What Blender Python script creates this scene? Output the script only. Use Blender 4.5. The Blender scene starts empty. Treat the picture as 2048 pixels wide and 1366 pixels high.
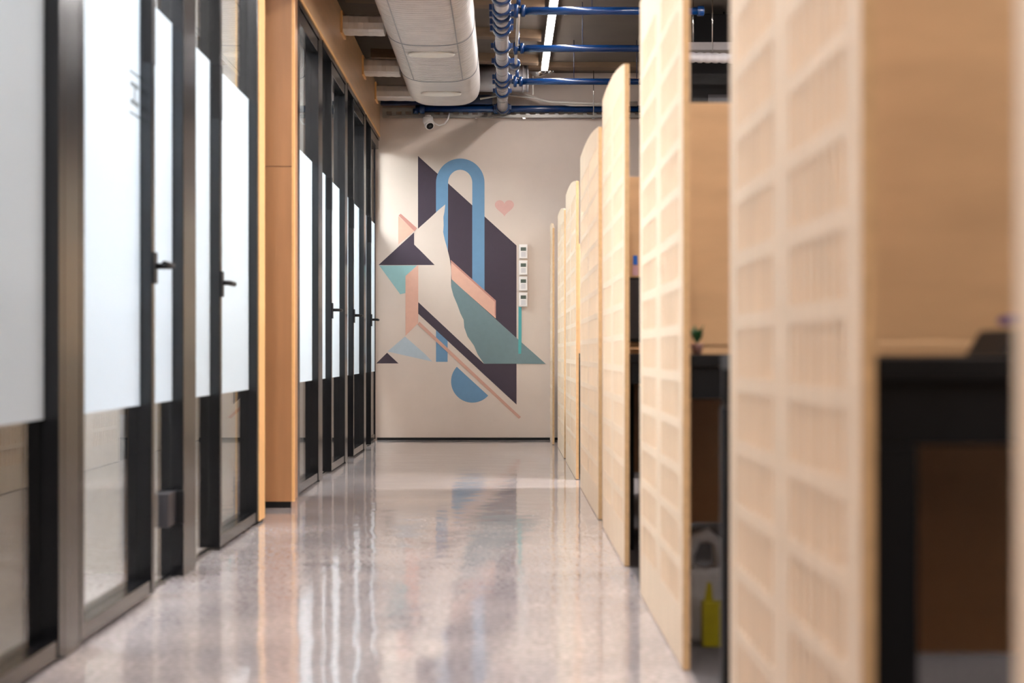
import bpy, bmesh, math, random
from mathutils import Vector, Matrix
random.seed(7)
S = bpy.context.scene
C = S.collection

# ------------------------------------------------------------------ camera / world / exposure
FPX = 3200.0                 # focal length in pixels of a 2048 px wide frame
VPX, VPY = 1010.0, 705.0     # vanishing point of the corridor
EYE = 0.78
YW = 14.26                   # distance to the back wall
cam_d = bpy.data.cameras.new('camera')
cam = bpy.data.objects.new('camera', cam_d)
C.objects.link(cam)
cam.location = (0, 0, EYE)
cam.rotation_euler = (math.radians(90), 0, 0)
cam_d.sensor_width = 36.0
cam_d.lens = FPX / 2048 * 36
cam_d.shift_x = (1024 - VPX) / 2048
cam_d.shift_y = (VPY - 683) / 2048
cam_d.clip_start = 0.02
cam_d.dof.use_dof = True
cam_d.dof.focus_distance = 14.0
cam_d.dof.aperture_fstop = 2.7
S.camera = cam

W = bpy.data.worlds.new('world')
S.world = W
W.use_nodes = True
W.node_tree.nodes['Background'].inputs['Color'].default_value = (1.0, 0.92, 0.88, 1)
W.node_tree.nodes['Background'].inputs['Strength'].default_value = 0.15

S.view_settings.view_transform = 'Standard'
S.view_settings.look = 'None'
S.view_settings.gamma = 1
S.view_settings.use_curve_mapping = False
S.view_settings.exposure = 0.9
S.cycles.max_bounces = 10
S.cycles.transparent_max_bounces = 24
S.cycles.sample_clamp_indirect = 6.0
S.cycles.caustics_reflective = False

LAMP_CORRIDOR = 60.0
LAMP_OFFICE = 28.0
LAMP_ROOM = 38.0


# ------------------------------------------------------------------ helpers
def lin(r, g, b):
    f = lambda c: (c / 255 / 12.92) if c / 255 <= 0.04045 else ((c / 255 + 0.055) / 1.055) ** 2.4
    return (f(r), f(g), f(b), 1.0)


def mat(name, rgb, rough=0.5, metal=0.0, spec=0.5, noise=0.0, nscale=20.0, stretch=(1, 1, 1), bump=0.0, bscale=None, detail=4):
    m = bpy.data.materials.new(name)
    m.use_nodes = True
    nt = m.node_tree
    p = nt.nodes['Principled BSDF']
    c = lin(*rgb)
    p.inputs['Base Color'].default_value = c
    p.inputs['Roughness'].default_value = rough
    p.inputs['Metallic'].default_value = metal
    p.inputs['Specular IOR Level'].default_value = spec
    if noise or bump:
        tc = nt.nodes.new('ShaderNodeTexCoord')
        mp = nt.nodes.new('ShaderNodeMapping')
        mp.inputs['Scale'].default_value = stretch
        nt.links.new(tc.outputs['Object'], mp.inputs['Vector'])
        tx = nt.nodes.new('ShaderNodeTexNoise')
        tx.inputs['Scale'].default_value = nscale
        tx.inputs['Detail'].default_value = detail
        nt.links.new(mp.outputs[0], tx.inputs['Vector'])
        if noise:
            r = nt.nodes.new('ShaderNodeValToRGB')
            r.color_ramp.elements[0].position = 0.3
            r.color_ramp.elements[1].position = 0.7
            r.color_ramp.elements[0].color = tuple(x * (1 - noise) for x in c[:3]) + (1,)
            r.color_ramp.elements[1].color = tuple(min(1, x * (1 + noise)) for x in c[:3]) + (1,)
            nt.links.new(tx.outputs['Fac'], r.inputs[0])
            nt.links.new(r.outputs[0], p.inputs['Base Color'])
        if bump:
            t2 = tx
            if bscale:
                t2 = nt.nodes.new('ShaderNodeTexNoise')
                t2.inputs['Scale'].default_value = bscale
                t2.inputs['Detail'].default_value = 2
                nt.links.new(mp.outputs[0], t2.inputs['Vector'])
            b = nt.nodes.new('ShaderNodeBump')
            b.inputs['Strength'].default_value = bump
            b.inputs['Distance'].default_value = 0.02
            nt.links.new(t2.outputs['Fac'], b.inputs['Height'])
            nt.links.new(b.outputs[0], p.inputs['Normal'])
    return m


def emit(name, rgb, strength):
    m = bpy.data.materials.new(name)
    m.use_nodes = True
    nt = m.node_tree
    nt.nodes.remove(nt.nodes['Principled BSDF'])
    e = nt.nodes.new('ShaderNodeEmission')
    e.inputs['Color'].default_value = lin(*rgb)
    e.inputs['Strength'].default_value = strength
    nt.links.new(e.outputs[0], nt.nodes['Material Output'].inputs['Surface'])
    return m


def glass_mat():
    m = bpy.data.materials.new('clear_glass')
    m.use_nodes = True
    nt = m.node_tree
    nt.nodes.remove(nt.nodes['Principled BSDF'])
    lw = nt.nodes.new('ShaderNodeLayerWeight')
    lw.inputs['Blend'].default_value = 0.5
    pw = nt.nodes.new('ShaderNodeMath'); pw.operation = 'POWER'; pw.inputs[1].default_value = 5.0
    ml = nt.nodes.new('ShaderNodeMath'); ml.operation = 'MULTIPLY_ADD'; ml.inputs[1].default_value = 0.96; ml.inputs[2].default_value = 0.04
    tr = nt.nodes.new('ShaderNodeBsdfTransparent'); tr.inputs['Color'].default_value = (0.96, 0.98, 0.97, 1)
    gl = nt.nodes.new('ShaderNodeBsdfGlossy'); gl.inputs['Roughness'].default_value = 0.0
    mx = nt.nodes.new('ShaderNodeMixShader')
    nt.links.new(lw.outputs['Facing'], pw.inputs[0])
    nt.links.new(pw.outputs[0], ml.inputs[0])
    nt.links.new(ml.outputs[0], mx.inputs[0])
    nt.links.new(tr.outputs[0], mx.inputs[1])
    nt.links.new(gl.outputs[0], mx.inputs[2])
    nt.links.new(mx.outputs[0], nt.nodes['Material Output'].inputs['Surface'])
    return m


def film_mat():
    m = bpy.data.materials.new('frosted_film')
    m.use_nodes = True
    nt = m.node_tree
    nt.nodes.remove(nt.nodes['Principled BSDF'])
    a = nt.nodes.new('ShaderNodeBsdfTranslucent'); a.inputs['Color'].default_value = (0.85, 0.91, 0.96, 1)
    b = nt.nodes.new('ShaderNodeBsdfDiffuse'); b.inputs['Color'].default_value = (0.85, 0.91, 0.96, 1)
    mx = nt.nodes.new('ShaderNodeMixShader'); mx.inputs[0].default_value = 0.34
    nt.links.new(a.outputs[0], mx.inputs[1]); nt.links.new(b.outputs[0], mx.inputs[2])
    nt.links.new(mx.outputs[0], nt.nodes['Material Output'].inputs['Surface'])
    return m


def floor_mat():
    m = bpy.data.materials.new('polished_concrete')
    m.use_nodes = True
    nt = m.node_tree
    p = nt.nodes['Principled BSDF']
    L = nt.links.new
    tc = nt.nodes.new('ShaderNodeTexCoord')
    n1 = nt.nodes.new('ShaderNodeTexNoise'); n1.inputs['Scale'].default_value = 55; n1.inputs['Detail'].default_value = 6
    n2 = nt.nodes.new('ShaderNodeTexNoise'); n2.inputs['Scale'].default_value = 2.2; n2.inputs['Detail'].default_value = 4
    L(tc.outputs['Object'], n1.inputs['Vector']); L(tc.outputs['Object'], n2.inputs['Vector'])
    r1 = nt.nodes.new('ShaderNodeValToRGB')
    r1.color_ramp.elements[0].position = 0.34; r1.color_ramp.elements[0].color = lin(152, 144, 143)
    r1.color_ramp.elements[1].position = 0.68; r1.color_ramp.elements[1].color = lin(196, 187, 186)
    L(n1.outputs['Fac'], r1.inputs[0])
    r2 = nt.nodes.new('ShaderNodeValToRGB')
    r2.color_ramp.elements[0].position = 0.35; r2.color_ramp.elements[0].color = (0.72, 0.72, 0.74, 1)
    r2.color_ramp.elements[1].position = 0.65; r2.color_ramp.elements[1].color = (1.0, 0.98, 0.97, 1)
    L(n2.outputs['Fac'], r2.inputs[0])
    mu = nt.nodes.new('ShaderNodeMix'); mu.data_type = 'RGBA'; mu.blend_type = 'MULTIPLY'; mu.inputs['Factor'].default_value = 1
    L(r1.outputs[0], mu.inputs['A']); L(r2.outputs[0], mu.inputs['B'])
    # saw-cut joints running diagonally across the slab
    sp = nt.nodes.new('ShaderNodeSeparateXYZ'); L(tc.outputs['Object'], sp.inputs[0])
    ad = nt.nodes.new('ShaderNodeMath'); ad.operation = 'ADD'; L(sp.outputs['X'], ad.inputs[0]); L(sp.outputs['Y'], ad.inputs[1])
    mo = nt.nodes.new('ShaderNodeMath'); mo.operation = 'PINGPONG'; mo.inputs[1].default_value = 1.1; L(ad.outputs[0], mo.inputs[0])
    lt = nt.nodes.new('ShaderNodeMath'); lt.operation = 'LESS_THAN'; lt.inputs[1].default_value = 0.004; L(mo.outputs[0], lt.inputs[0])
    mj = nt.nodes.new('ShaderNodeMix'); mj.data_type = 'RGBA'
    sc = nt.nodes.new('ShaderNodeMath'); sc.operation = 'MULTIPLY'; sc.inputs[1].default_value = 0.45; L(lt.outputs[0], sc.inputs[0])
    L(sc.outputs[0], mj.inputs['Factor']); L(mu.outputs['Result'], mj.inputs['A']); mj.inputs['B'].default_value = lin(90, 84, 82)
    L(mj.outputs['Result'], p.inputs['Base Color'])
    p.inputs['Roughness'].default_value = 0.075
    p.inputs['Specular IOR Level'].default_value = 0.6
    n3 = nt.nodes.new('ShaderNodeTexNoise'); n3.inputs['Scale'].default_value = 4.5; n3.inputs['Detail'].default_value = 2.5
    L(tc.outputs['Object'], n3.inputs['Vector'])
    b = nt.nodes.new('ShaderNodeBump'); b.inputs['Strength'].default_value = 0.10; b.inputs['Distance'].default_value = 0.02
    L(n3.outputs['Fac'], b.inputs['Height']); L(b.outputs[0], p.inputs['Normal'])
    return m


M = {
    'floor': floor_mat(),
    'carpet': mat('grey_carpet', (88, 82, 82), 0.95, noise=0.25, nscale=160, bump=0.3),
    'wall': mat('beige_paint', (208, 191, 178), 0.6, noise=0.02, nscale=6),
    'dark_wall': mat('black_paint', (26, 24, 28), 0.8, noise=0.05, nscale=8),
    'ceiling': mat('brown_ceiling', (96, 84, 72), 0.85, noise=0.10, nscale=3),
    'joist': mat('brown_joist', (112, 88, 64), 0.7, noise=0.12, nscale=6, stretch=(1, 8, 8)),
    'room_wall': mat('pale_room_paint', (178, 172, 168), 0.8, noise=0.05, nscale=60),
    'room_ceiling': mat('room_ceiling', (222, 218, 214), 0.9, noise=0.03, nscale=10),
    'birch': mat('birch_plywood', (228, 204, 176), 0.5, noise=0.07, nscale=5, stretch=(6, 6, 0.6), detail=6),
    'birch_edge': mat('plywood_edge', (205, 165, 118), 0.6, noise=0.10, nscale=40, stretch=(1, 30, 1)),  # birch darkened for the shade on the near edges
    'birch_cross': mat('birch_cross', (214, 172, 128), 0.5, noise=0.10, nscale=3, stretch=(1, 6, 4), detail=6),
    'oak': mat('oak_veneer', (172, 124, 84), 0.45, noise=0.08, nscale=4, stretch=(5, 5, 0.5), detail=6),
    'oak_fascia': mat('oak_fascia', (214, 172, 132), 0.3, noise=0.08, nscale=4, stretch=(5, 0.5, 5), detail=6),
    'oak_edge': mat('oak_edge', (236, 186, 124), 0.5, noise=0.05, nscale=30),
    'black_metal': mat('black_anodised', (15, 15, 18), 0.2, spec=0.5, noise=0.05, nscale=30),
    'black': mat('black_plastic', (9, 8, 10), 0.6, spec=0.3, noise=0.05, nscale=40),
    'dark_grey': mat('dark_grey_plastic', (44, 41, 45), 0.5, noise=0.05, nscale=40),
    'grey': mat('grey_sheet', (176, 172, 174), 0.45, noise=0.04, nscale=20),
    'glass': glass_mat(),
    'film': film_mat(),
    'ink': mat('grey_ink', (120, 130, 138), 0.7, noise=0.02),
    'foil': mat('aluminium_foil', (212, 205, 200), 0.42, metal=0.25, noise=0.06, nscale=9, bump=0.12, bscale=24),
    'foil_seam': mat('foil_seam', (150, 150, 154), 0.4, metal=0.7, noise=0.05),
    'vent': mat('vent_white', (244, 238, 228), 0.5, noise=0.02),
    'pipe_wrap': mat('grey_pipe_wrap', (172, 166, 166), 0.35, metal=0.2, noise=0.06, nscale=25),
    'blue': mat('blue_pipe_paint', (4, 42, 88), 0.25, spec=0.6, noise=0.06, nscale=20),
    'blue_dark': mat('blue_steel_paint', (6, 26, 62), 0.4, noise=0.06, nscale=20),
    'tray': mat('tray_steel', (150, 146, 140), 0.4, metal=0.5, noise=0.06, nscale=30),
    'chrome': mat('polished_steel', (205, 200, 195), 0.2, metal=1.0, noise=0.03),
    'white': mat('white_plastic', (236, 230, 226), 0.4, noise=0.02, nscale=30),
    'cable': mat('pale_cable', (196, 188, 178), 0.5, noise=0.03),
    'lcd': mat('lcd_screen', (72, 84, 74), 0.3, noise=0.03),
    'keypad': mat('keypad_grey', (208, 204, 204), 0.5, noise=0.02),
    'plum': mat('plum_paint', (56, 43, 56), 0.6, noise=0.03),
    'm_blue': mat('mural_blue', (100, 138, 170), 0.6, noise=0.03),
    'm_cream': mat('mural_cream', (208, 191, 178), 0.6, noise=0.02, nscale=6),
    'm_pink': mat('mural_pink', (212, 164, 144), 0.6, noise=0.03),
    'm_pink_dark': mat('mural_dusty_pink', (182, 128, 116), 0.6, noise=0.03),
    'm_line': mat('mural_line_pink', (198, 152, 134), 0.6, noise=0.03),
    'm_heart': mat('mural_heart_pink', (210, 164, 154), 0.6, noise=0.03),
    'm_teal': mat('mural_grey_teal', (108, 128, 132), 0.6, noise=0.03),
    'm_aqua': mat('mural_aqua', (140, 178, 178), 0.6, noise=0.03),
    'm_sky': mat('mural_pale_blue', (174, 186, 194), 0.6, noise=0.03),
    'm_turq': mat('mural_turquoise', (80, 164, 166), 0.6, noise=0.03),
    'leaf': mat('green_leaf', (40, 104, 62), 0.5, noise=0.2, nscale=30),
    'pot': mat('pink_pot', (190, 150, 146), 0.6, noise=0.05),
    'purple': mat('purple_cloth', (108, 84, 150), 0.8, noise=0.1, nscale=30),
    'bag': mat('white_bag', (196, 192, 192), 0.4, noise=0.1, nscale=12, bump=0.6, bscale=14),
    'yellow': mat('yellow_card', (176, 160, 16), 0.5, noise=0.08, nscale=20),
    'note_blue': mat('blue_note', (34, 104, 200), 0.7, noise=0.03),
    'note_pink': mat('pink_note', (214, 170, 176), 0.7, noise=0.03),
    'led': emit('led_strip', (255, 250, 248), LAMP_CORRIDOR),
    'led_cross': emit('led_cross', (255, 248, 244), 220.0),
    'led_soft': emit('led_strip_soft', (255, 250, 248), 36.0),
    'led_office': emit('led_office', (255, 248, 244), LAMP_OFFICE),
    'led_room': emit('led_room', (242, 248, 253), LAMP_ROOM),
    'led_room_bright': emit('led_room_bright', (236, 244, 255), LAMP_ROOM * 1.4),
    'led_room_dim': emit('led_room_dim', (240, 246, 255), LAMP_ROOM * 0.004),
}


def tag(o, label=None, cat=None, group=None, kind=None):
    if label: o['label'] = label
    if cat: o['category'] = cat
    if group: o['group'] = group
    if kind: o['kind'] = kind
    return o


def empty(name, loc=(0, 0, 0)):
    o = bpy.data.objects.new(name, None)
    o.empty_display_size = 0.05
    C.objects.link(o)
    o.location = loc
    return o


class MB:
    """collects geometry, world coordinates"""
    def __init__(self):
        self.v, self.f, self.smooth = [], [], []

    def face(self, pts, smooth=False):
        i = len(self.v)
        self.v += [tuple(p) for p in pts]
        self.f.append(list(range(i, i + len(pts))))
        self.smooth.append(smooth)

    def box(self, x0, x1, y0, y1, z0, z1):
        i = len(self.v)
        self.v += [(x0, y0, z0), (x1, y0, z0), (x1, y1, z0), (x0, y1, z0), (x0, y0, z1), (x1, y0, z1), (x1, y1, z1), (x0, y1, z1)]
        for q in ((0, 3, 2, 1), (4, 5, 6, 7), (0, 1, 5, 4), (1, 2, 6, 5), (2, 3, 7, 6), (3, 0, 4, 7)):
            self.f.append([i + k for k in q]); self.smooth.append(False)
        return self

    def prism(self, pts, axis, a, b):
        """polygon pts (2-D) extruded along axis from a to b"""
        def P(p, t):
            if axis == 'y': return (p[0], t, p[1])
            if axis == 'x': return (t, p[0], p[1])
            return (p[0], p[1], t)
        n = len(pts)
        i = len(self.v)
        self.v += [P(p, a) for p in pts] + [P(p, b) for p in pts]
        self.f.append([i + k for k in range(n)]); self.smooth.append(False)
        self.f.append([i + n + k for k in reversed(range(n))]); self.smooth.append(False)
        for k in range(n):
            self.f.append([i + k, i + n + k, i + n + (k + 1) % n, i + (k + 1) % n]); self.smooth.append(n > 24)
        return self

    def tube(self, path, radii, seg=16, caps=True):
        path = [Vector(p) for p in path]
        if not hasattr(radii, '__len__'): radii = [radii] * len(path)
        base = len(self.v)
        up0 = None
        for k, p in enumerate(path):
            d = (path[min(k + 1, len(path) - 1)] - path[max(k - 1, 0)]).normalized()
            if up0 is None:
                up0 = Vector((0, 0, 1)) if abs(d.z) < 0.9 else Vector((1, 0, 0))
            u = d.cross(up0).normalized(); w = u.cross(d).normalized(); up0 = w
            for s in range(seg):
                a = 2 * math.pi * s / seg
                q = p + (u * math.cos(a) + w * math.sin(a)) * radii[k]
                self.v.append(tuple(q))
        for k in range(len(path) - 1):
            for s in range(seg):
                a = base + k * seg + s; b = base + k * seg + (s + 1) % seg
                self.f.append([a, b, b + seg, a + seg]); self.smooth.append(True)
        if caps:
            self.f.append([base + s for s in reversed(range(seg))]); self.smooth.append(False)
            e = base + (len(path) - 1) * seg
            self.f.append([e + s for s in range(seg)]); self.smooth.append(False)
        return self

    def loft(self, rings, close=True, caps=True, smooth=True):
        base = len(self.v); n = len(rings[0])
        for r in rings: self.v += [tuple(p) for p in r]
        for k in range(len(rings) - 1):
            for s in range(n if close else n - 1):
                a = base + k * n + s; b = base + k * n + (s + 1) % n
                self.f.append([a, b, b + n, a + n]); self.smooth.append(smooth)
        if caps:
            self.f.append([base + s for s in reversed(range(n))]); self.smooth.append(False)
            e = base + (len(rings) - 1) * n
            self.f.append([e + s for s in range(n)]); self.smooth.append(False)
        return self

    def build(self, name, m, parent=None, bevel=0.0):
        me = bpy.data.meshes.new(name)
        off = parent_world(parent) if parent else Vector((0, 0, 0))
        me.from_pydata([tuple(Vector(v) - off) for v in self.v], [], self.f)
        me.polygons.foreach_set('use_smooth', self.smooth)
        me.update()
        bm = bmesh.new(); bm.from_mesh(me)
        bmesh.ops.recalc_face_normals(bm, faces=bm.faces)
        bm.to_mesh(me); bm.free()
        me.materials.append(M[m] if isinstance(m, str) else m)
        o = bpy.data.objects.new(name, me)
        C.objects.link(o)
        if parent: o.parent = parent
        if bevel:
            b = o.modifiers.new('bevel', 'BEVEL'); b.width = bevel; b.segments = 2; b.limit_method = 'ANGLE'
        return o


def parent_world(p):
    v = Vector((0, 0, 0))
    while p:
        v += Vector(p.location); p = p.parent
    return v


def box(name, m, dims, parent=None, bevel=0.0):
    return MB().box(*dims).build(name, m, parent, bevel)


def struct(o, label, cat):
    return tag(o, label, cat, kind='structure')


def wx(px, Y=YW): return (px - VPX) * Y / FPX
def wz(py, Y=YW): return EYE - (py - VPY) * Y / FPX


# ------------------------------------------------------------------ the shell
PX = 0.4345            # corridor face of the end panels
LX = -1.12             # corridor face of the glass partition posts
CEIL = 3.27
struct(box('floor', 'floor', (-3.3, 0.455, -6.0, YW + 0.1, -0.12, 0.0)), 'polished grey concrete corridor floor with glossy reflections', 'floor')
struct(box('floor_carpet', 'carpet', (0.457, 6.2, -6.0, YW + 0.1, -0.12, -0.004)), 'dark grey carpet under the workstations', 'floor')
struct(box('ceiling', 'ceiling', (-3.3, 6.2, -6.0, YW + 0.1, CEIL, CEIL + 0.12)), 'brown exposed ceiling above the pipes', 'ceiling')
struct(box('wall_back', 'wall', (-3.3, 1.42, YW, YW + 0.12, 0.0, CEIL)), 'beige painted end wall behind the mural', 'wall')
struct(box('wall_back_dark', 'dark_wall', (1.42, 6.2, YW - 0.35, YW + 0.12, 0.0, CEIL)), 'black wall behind the workstations', 'wall')
struct(box('wall_right', 'dark_wall', (6.0, 6.2, -6.0, YW - 0.36, 0.0, CEIL)), 'dark far wall of the open office', 'wall')
struct(box('wall_left', 'room_wall', (-3.3, -3.2, -6.0, YW - 0.005, 0.0, CEIL)), 'grey rear wall of the meeting rooms', 'wall')
struct(box('baseboard_back', 'black', (LX - 0.02, 1.42, YW - 0.012, YW, 0.0, 0.022)), 'thin black skirting at the foot of the mural wall', 'baseboard')
struct(box('trim_1', 'joist', (0.2, 6.0, YW - 0.55, YW - 0.38, CEIL - 0.045, CEIL)), 'brown timber batten where the ceiling meets the end wall', 'trim')

# wood fascia above the doors
fas = empty('trim_2', (LX, 1.0, 2.70))
struct(fas, 'long wooden fascia running above the glass doors', 'trim')
box('fascia_board', 'oak_fascia', (LX - 0.02, LX + 0.005, -3.0, YW - 0.002, 2.72, 3.12), fas)
box('lower_edge', 'oak_edge', (LX - 0.03, LX + 0.008, -3.0, YW - 0.002, 2.70, 2.72), fas)
struct(box('ceiling_meeting_rooms', 'room_ceiling', (-3.2, LX - 0.031, -3.0, YW - 0.002, 2.74, 2.82)), 'low ceiling inside the meeting rooms', 'ceiling')

# ceiling joists seen left of the LED line
for k, (y, dz) in enumerate(((10.95, 0.0), (12.05, 0.0), (13.1, 0.0))):
    j = MB().prism([(-1.1, y), (0.28, y + 0.28), (0.28, y + 0.40), (-1.1, y + 0.12)], 'z', CEIL - 0.07, CEIL).build('trim_%d' % (3 + k), 'joist')
    struct(j, 'slanting brown ceiling joist, %s of three above the silver duct' % ('nearest', 'middle', 'farthest')[k], 'trim')

# ------------------------------------------------------------------ glass partition: posts, doors, sidelights
GX0, GX1 = -1.168, -1.160          # pane
FZ0, FZ1 = 0.612, 1.925            # frosted film band
HEAD = 2.66


def post(n, y0, y1, label, x1=LX):
    o = box('trim_%d' % n, 'black_metal', (-1.212, x1, y0, y1, 0.0, 2.70), bevel=0.003)
    return struct(o, label, 'post')


post(6, 4.066, 4.215, 'wide dark metal post, nearest the camera, between the two nearest glass doors')
post(7, 5.575, 5.80, 'wide dark metal post between two narrow glass sidelights before the wooden opening')
post(9, 8.64, 8.69, 'slim dark metal post just beyond the wooden pier')
post(10, 9.656, 9.82, 'wide dark metal post, first one beyond the wooden pier')
post(11, 11.246, 11.385, 'wide dark metal post, second one beyond the wooden pier')
post(12, 12.756, 12.89, 'wide dark metal post, third one beyond the wooden pier')


def handle(parent, y, s, reach=0.062):
    """lever handle on a stile whose middle is at y; lever points along s"""
    m = MB()
    m.box(LX, LX + 0.008, y - 0.026, y + 0.026, 1.00, 1.10)
    m.box(-1.223, -1.2102, y - 0.026, y + 0.026, 1.00, 1.10)
    h = m.build('handle', 'black', parent, 0.002)
    l = MB()
    l.tube([(LX + 0.006, y, 1.055), (LX + reach - 0.01, y, 1.055), (LX + reach, y + s * 0.012, 1.055), (LX + reach, y + s * 0.13, 1.055)], 0.010, 10)
    l.build('lever', 'black', h)
    l2 = MB()
    l2.tube([(-1.222, y, 1.055), (-1.25, y, 1.055), (-1.26, y + s * 0.012, 1.055), (-1.26, y + s * 0.12, 1.055)], 0.010, 10)
    l2.build('lever', 'black', h)


def door(n, y0, y1, label, hside, reach=0.062, hinge=True):
    d = empty('door_%d' % n, (-1.15, (y0 + y1) / 2, 0.0))
    struct(d, label, 'door')
    st = 0.042
    zb = 0.012
    xb, xf = -1.210, LX
    box('stile', 'black_metal', (xb, xf, y0, y0 + st, zb, HEAD), d, 0.002)
    box('stile', 'black_metal', (xb, -1.152 if n == 7 else xf, y1 - st, y1, zb, HEAD), d, 0.002)
    box('bottom_rail', 'black_metal', (xb + 0.004, (-1.152 if n == 7 else xf) - 0.004, y0 + st, y1 - st, zb, 0.058), d, 0.002)
    box('top_rail', 'black_metal', (xb + 0.004, xf - 0.004, y0 + st, y1 - st, HEAD - 0.075, HEAD), d, 0.002)
    box('head_frame', 'black_metal', (-1.19, LX + 0.002, y0, y1, HEAD + 0.006, 2.70), d)
    p = box('pane', 'glass', (GX0, GX1, y0 + st, y1 - st, 0.058, HEAD - 0.075), d)
    f = box('frosted_film', 'film', (GX1 + 0.0004, GX1 + 0.0010, y0 + st, y1 - st, FZ0, FZ1), d)
    if hside:
        yh = y1 - st / 2 if hside > 0 else y0 + st / 2
        handle(d, yh, -hside, reach)
        # dark block on the upper stile
        box('lock_plate', 'black', (-1.150, LX + 0.001, yh - st / 2 - 0.004, yh + st / 2 + 0.004, 1.70, 1.91), d)
    return d, f


def sidelight(n, y0, y1, label):
    w = empty('window_%d' % n, (-1.15, (y0 + y1) / 2, 0.0))
    struct(w, label, 'window')
    box('pane', 'glass', (GX0, GX1, y0, y1, 0.012, HEAD), w)
    box('frosted_film', 'film', (GX1 + 0.0004, GX1 + 0.0010, y0, y1, FZ0, FZ1), w)
    box('floor_channel', 'black_metal', (-1.176, -1.152, y0, y1, 0.0, 0.012), w)
    box('head_frame', 'black_metal', (-1.19, LX + 0.002, y0, y1, HEAD, 2.70), w)
    return w


door(1, 3.04, 4.062, 'glass door with dull grey frosted band at the left edge of the view', 0)
d2, film2 = door(2, 4.222, 5.120, 'glass door with bright frosted band and a small grey door sign', 1)
w1 = sidelight(1, 5.126, 5.572, 'narrow clear-and-frosted sidelight with a dark clamp near the floor')
w2 = sidelight(2, 5.803, 6.285, 'narrow frosted sidelight between wide post and the door before the wooden jamb')
door(3, 6.290, 7.276, 'glass door with black lever handle just before the wooden jamb strip', -1, 0.03)
door(4, 8.694, 9.652, 'glass door standing right beyond the wooden pier', 0)
sidelight(3, 9.824, 10.325, 'thin frosted sidelight, first one beyond the wooden pier')
door(5, 10.330, 11.242, 'glass door with black lever, second door beyond the wooden pier', -1, 0.05)
sidelight(4, 11.389, 11.825, 'thin frosted sidelight, second one beyond the wooden pier')
door(6, 11.830, 12.752, 'glass door with black lever, third door beyond the wooden pier', -1, 0.05)
sidelight(5, 12.894, 13.365, 'thin frosted sidelight, third one beyond the wooden pier')
door(7, 13.370, 14.255, 'glass door with black lever, nearest the mural wall', -1, 0.05)

# clamp at the foot of the first sidelight and its post
box('glass_clamp', 'dark_grey', (-1.195, -1.142, 5.43, 5.560, 0.185, 0.30), w1, 0.003)
box('glass_clamp', 'black', (-1.150, LX + 0.004, 5.556, 5.571, 0.185, 0.30), w1, 0.002)

# printed door sign on the film of the second door: bars and a serif stroke
sg = MB()
for (y0, y1, z0, z1) in ((4.94, 5.075, 1.648, 1.655), (4.95, 5.06, 1.607, 1.622), (4.995, 5.012, 1.568, 1.607), (4.95, 5.06, 1.552, 1.568), (4.94, 5.075, 1.520, 1.527)):
    sg.box(GX1 + 0.0011, GX1 + 0.0016, y0, y1, z0, z1)
sg.build('door_sign', 'ink', d2)

# wooden opening: jamb strip, and pier with side board
jamb = empty('trim_14', (LX, 7.34, 0.0))
struct(jamb, 'bright wooden jamb strip at the near side of the opening', 'trim')
box('jamb_board', 'oak_edge', (-1.228, LX + 0.004, 7.280, 7.440, 0.012, 2.70), jamb, 0.002)
box('plinth', 'black', (-1.22, LX - 0.004, 7.288, 7.432, 0.0, 0.012), jamb)
pier = empty('trim_15', (-1.3, 8.06, 0.0))
struct(pier, 'broad wooden pier board facing the camera on a black plinth', 'trim')
box('upper_board', 'oak', (-3.19, -1.071, 8.03, 8.065, 1.716, 2.70), pier)
box('lower_board', 'oak', (-3.19, -1.071, 8.03, 8.065, 0.032, 1.712), pier)
box('edge_strip', 'oak_edge', (-1.0705, -1.058, 8.03, 8.065, 0.032, 2.70), pier)
box('plinth', 'black', (-3.19, -1.076, 8.035, 8.064, 0.0, 0.032), pier)
box('return_board', 'oak', (-1.16, LX, 8.066, 8.638, 0.0, 2.70), pier)

# cross walls between the rooms
for k, (y0, y1) in enumerate(((2.95, 3.03), (4.09, 4.15), (5.66, 5.72), (7.36, 7.43), (8.30, 8.36), (9.69, 9.74), (11.27, 11.32), (12.78, 12.83))):
    o = box('wall_partition_%d' % (k + 1), 'room_wall', (-3.2, -1.2295 if k == 3 else -1.2165, y0, y1, 0.0, 2.74))
    struct(o, 'grey cross wall between meeting rooms, number %d counted from the camera' % (k + 1), 'wall')

# unseen room lamps, added so the frosted film is lit from behind
rooms = [(3.03, 4.09), (4.15, 5.66), (5.72, 7.36), (8.36, 9.69), (9.74, 11.27), (11.32, 12.78), (12.83, 14.25)]
words = ('first', 'second', 'third', 'fourth', 'fifth', 'sixth', 'last')
for k, (y0, y1) in enumerate(rooms):
    yc = (y0 + y1) / 2
    t = empty('room_ceiling_light', (-1.9, yc, 2.74))
    tag(t, 'flat ceiling light inside the %s meeting room from the camera' % words[k], 'ceiling light', 'meeting room lights')
    box('housing', 'white', (-2.3, -1.5, yc - 0.30, yc + 0.30, 2.70, 2.74), t)
    box('diffuser', 'led_room_dim' if k == 0 else 'led_room_bright' if k == 1 else 'led_room', (-2.28, -1.52, yc - 0.28, yc + 0.28, 2.693, 2.6995), t)


# ------------------------------------------------------------------ linear lights
def linear_light(x, y0, y1, z, label, group, m='led', w=0.05):
    t = empty('linear_light', (x, (y0 + y1) / 2, z))
    tag(t, label, 'linear light', group)
    box('housing', 'white', (x - w / 2 - 0.004, x + w / 2 + 0.004, y0, y1, z + 0.004, z + 0.05), t)
    box('diffuser', m, (x - w / 2, x + w / 2, y0 + 0.004, y1 - 0.004, z - 0.004, z + 0.0035), t)
    for yy in (y0 + 0.3, y1 - 0.3):
        MB().tube([(x, yy, z + 0.05), (x, yy, CEIL)], 0.004, 6).build('hanger', 'chrome', t)
    return t


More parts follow.
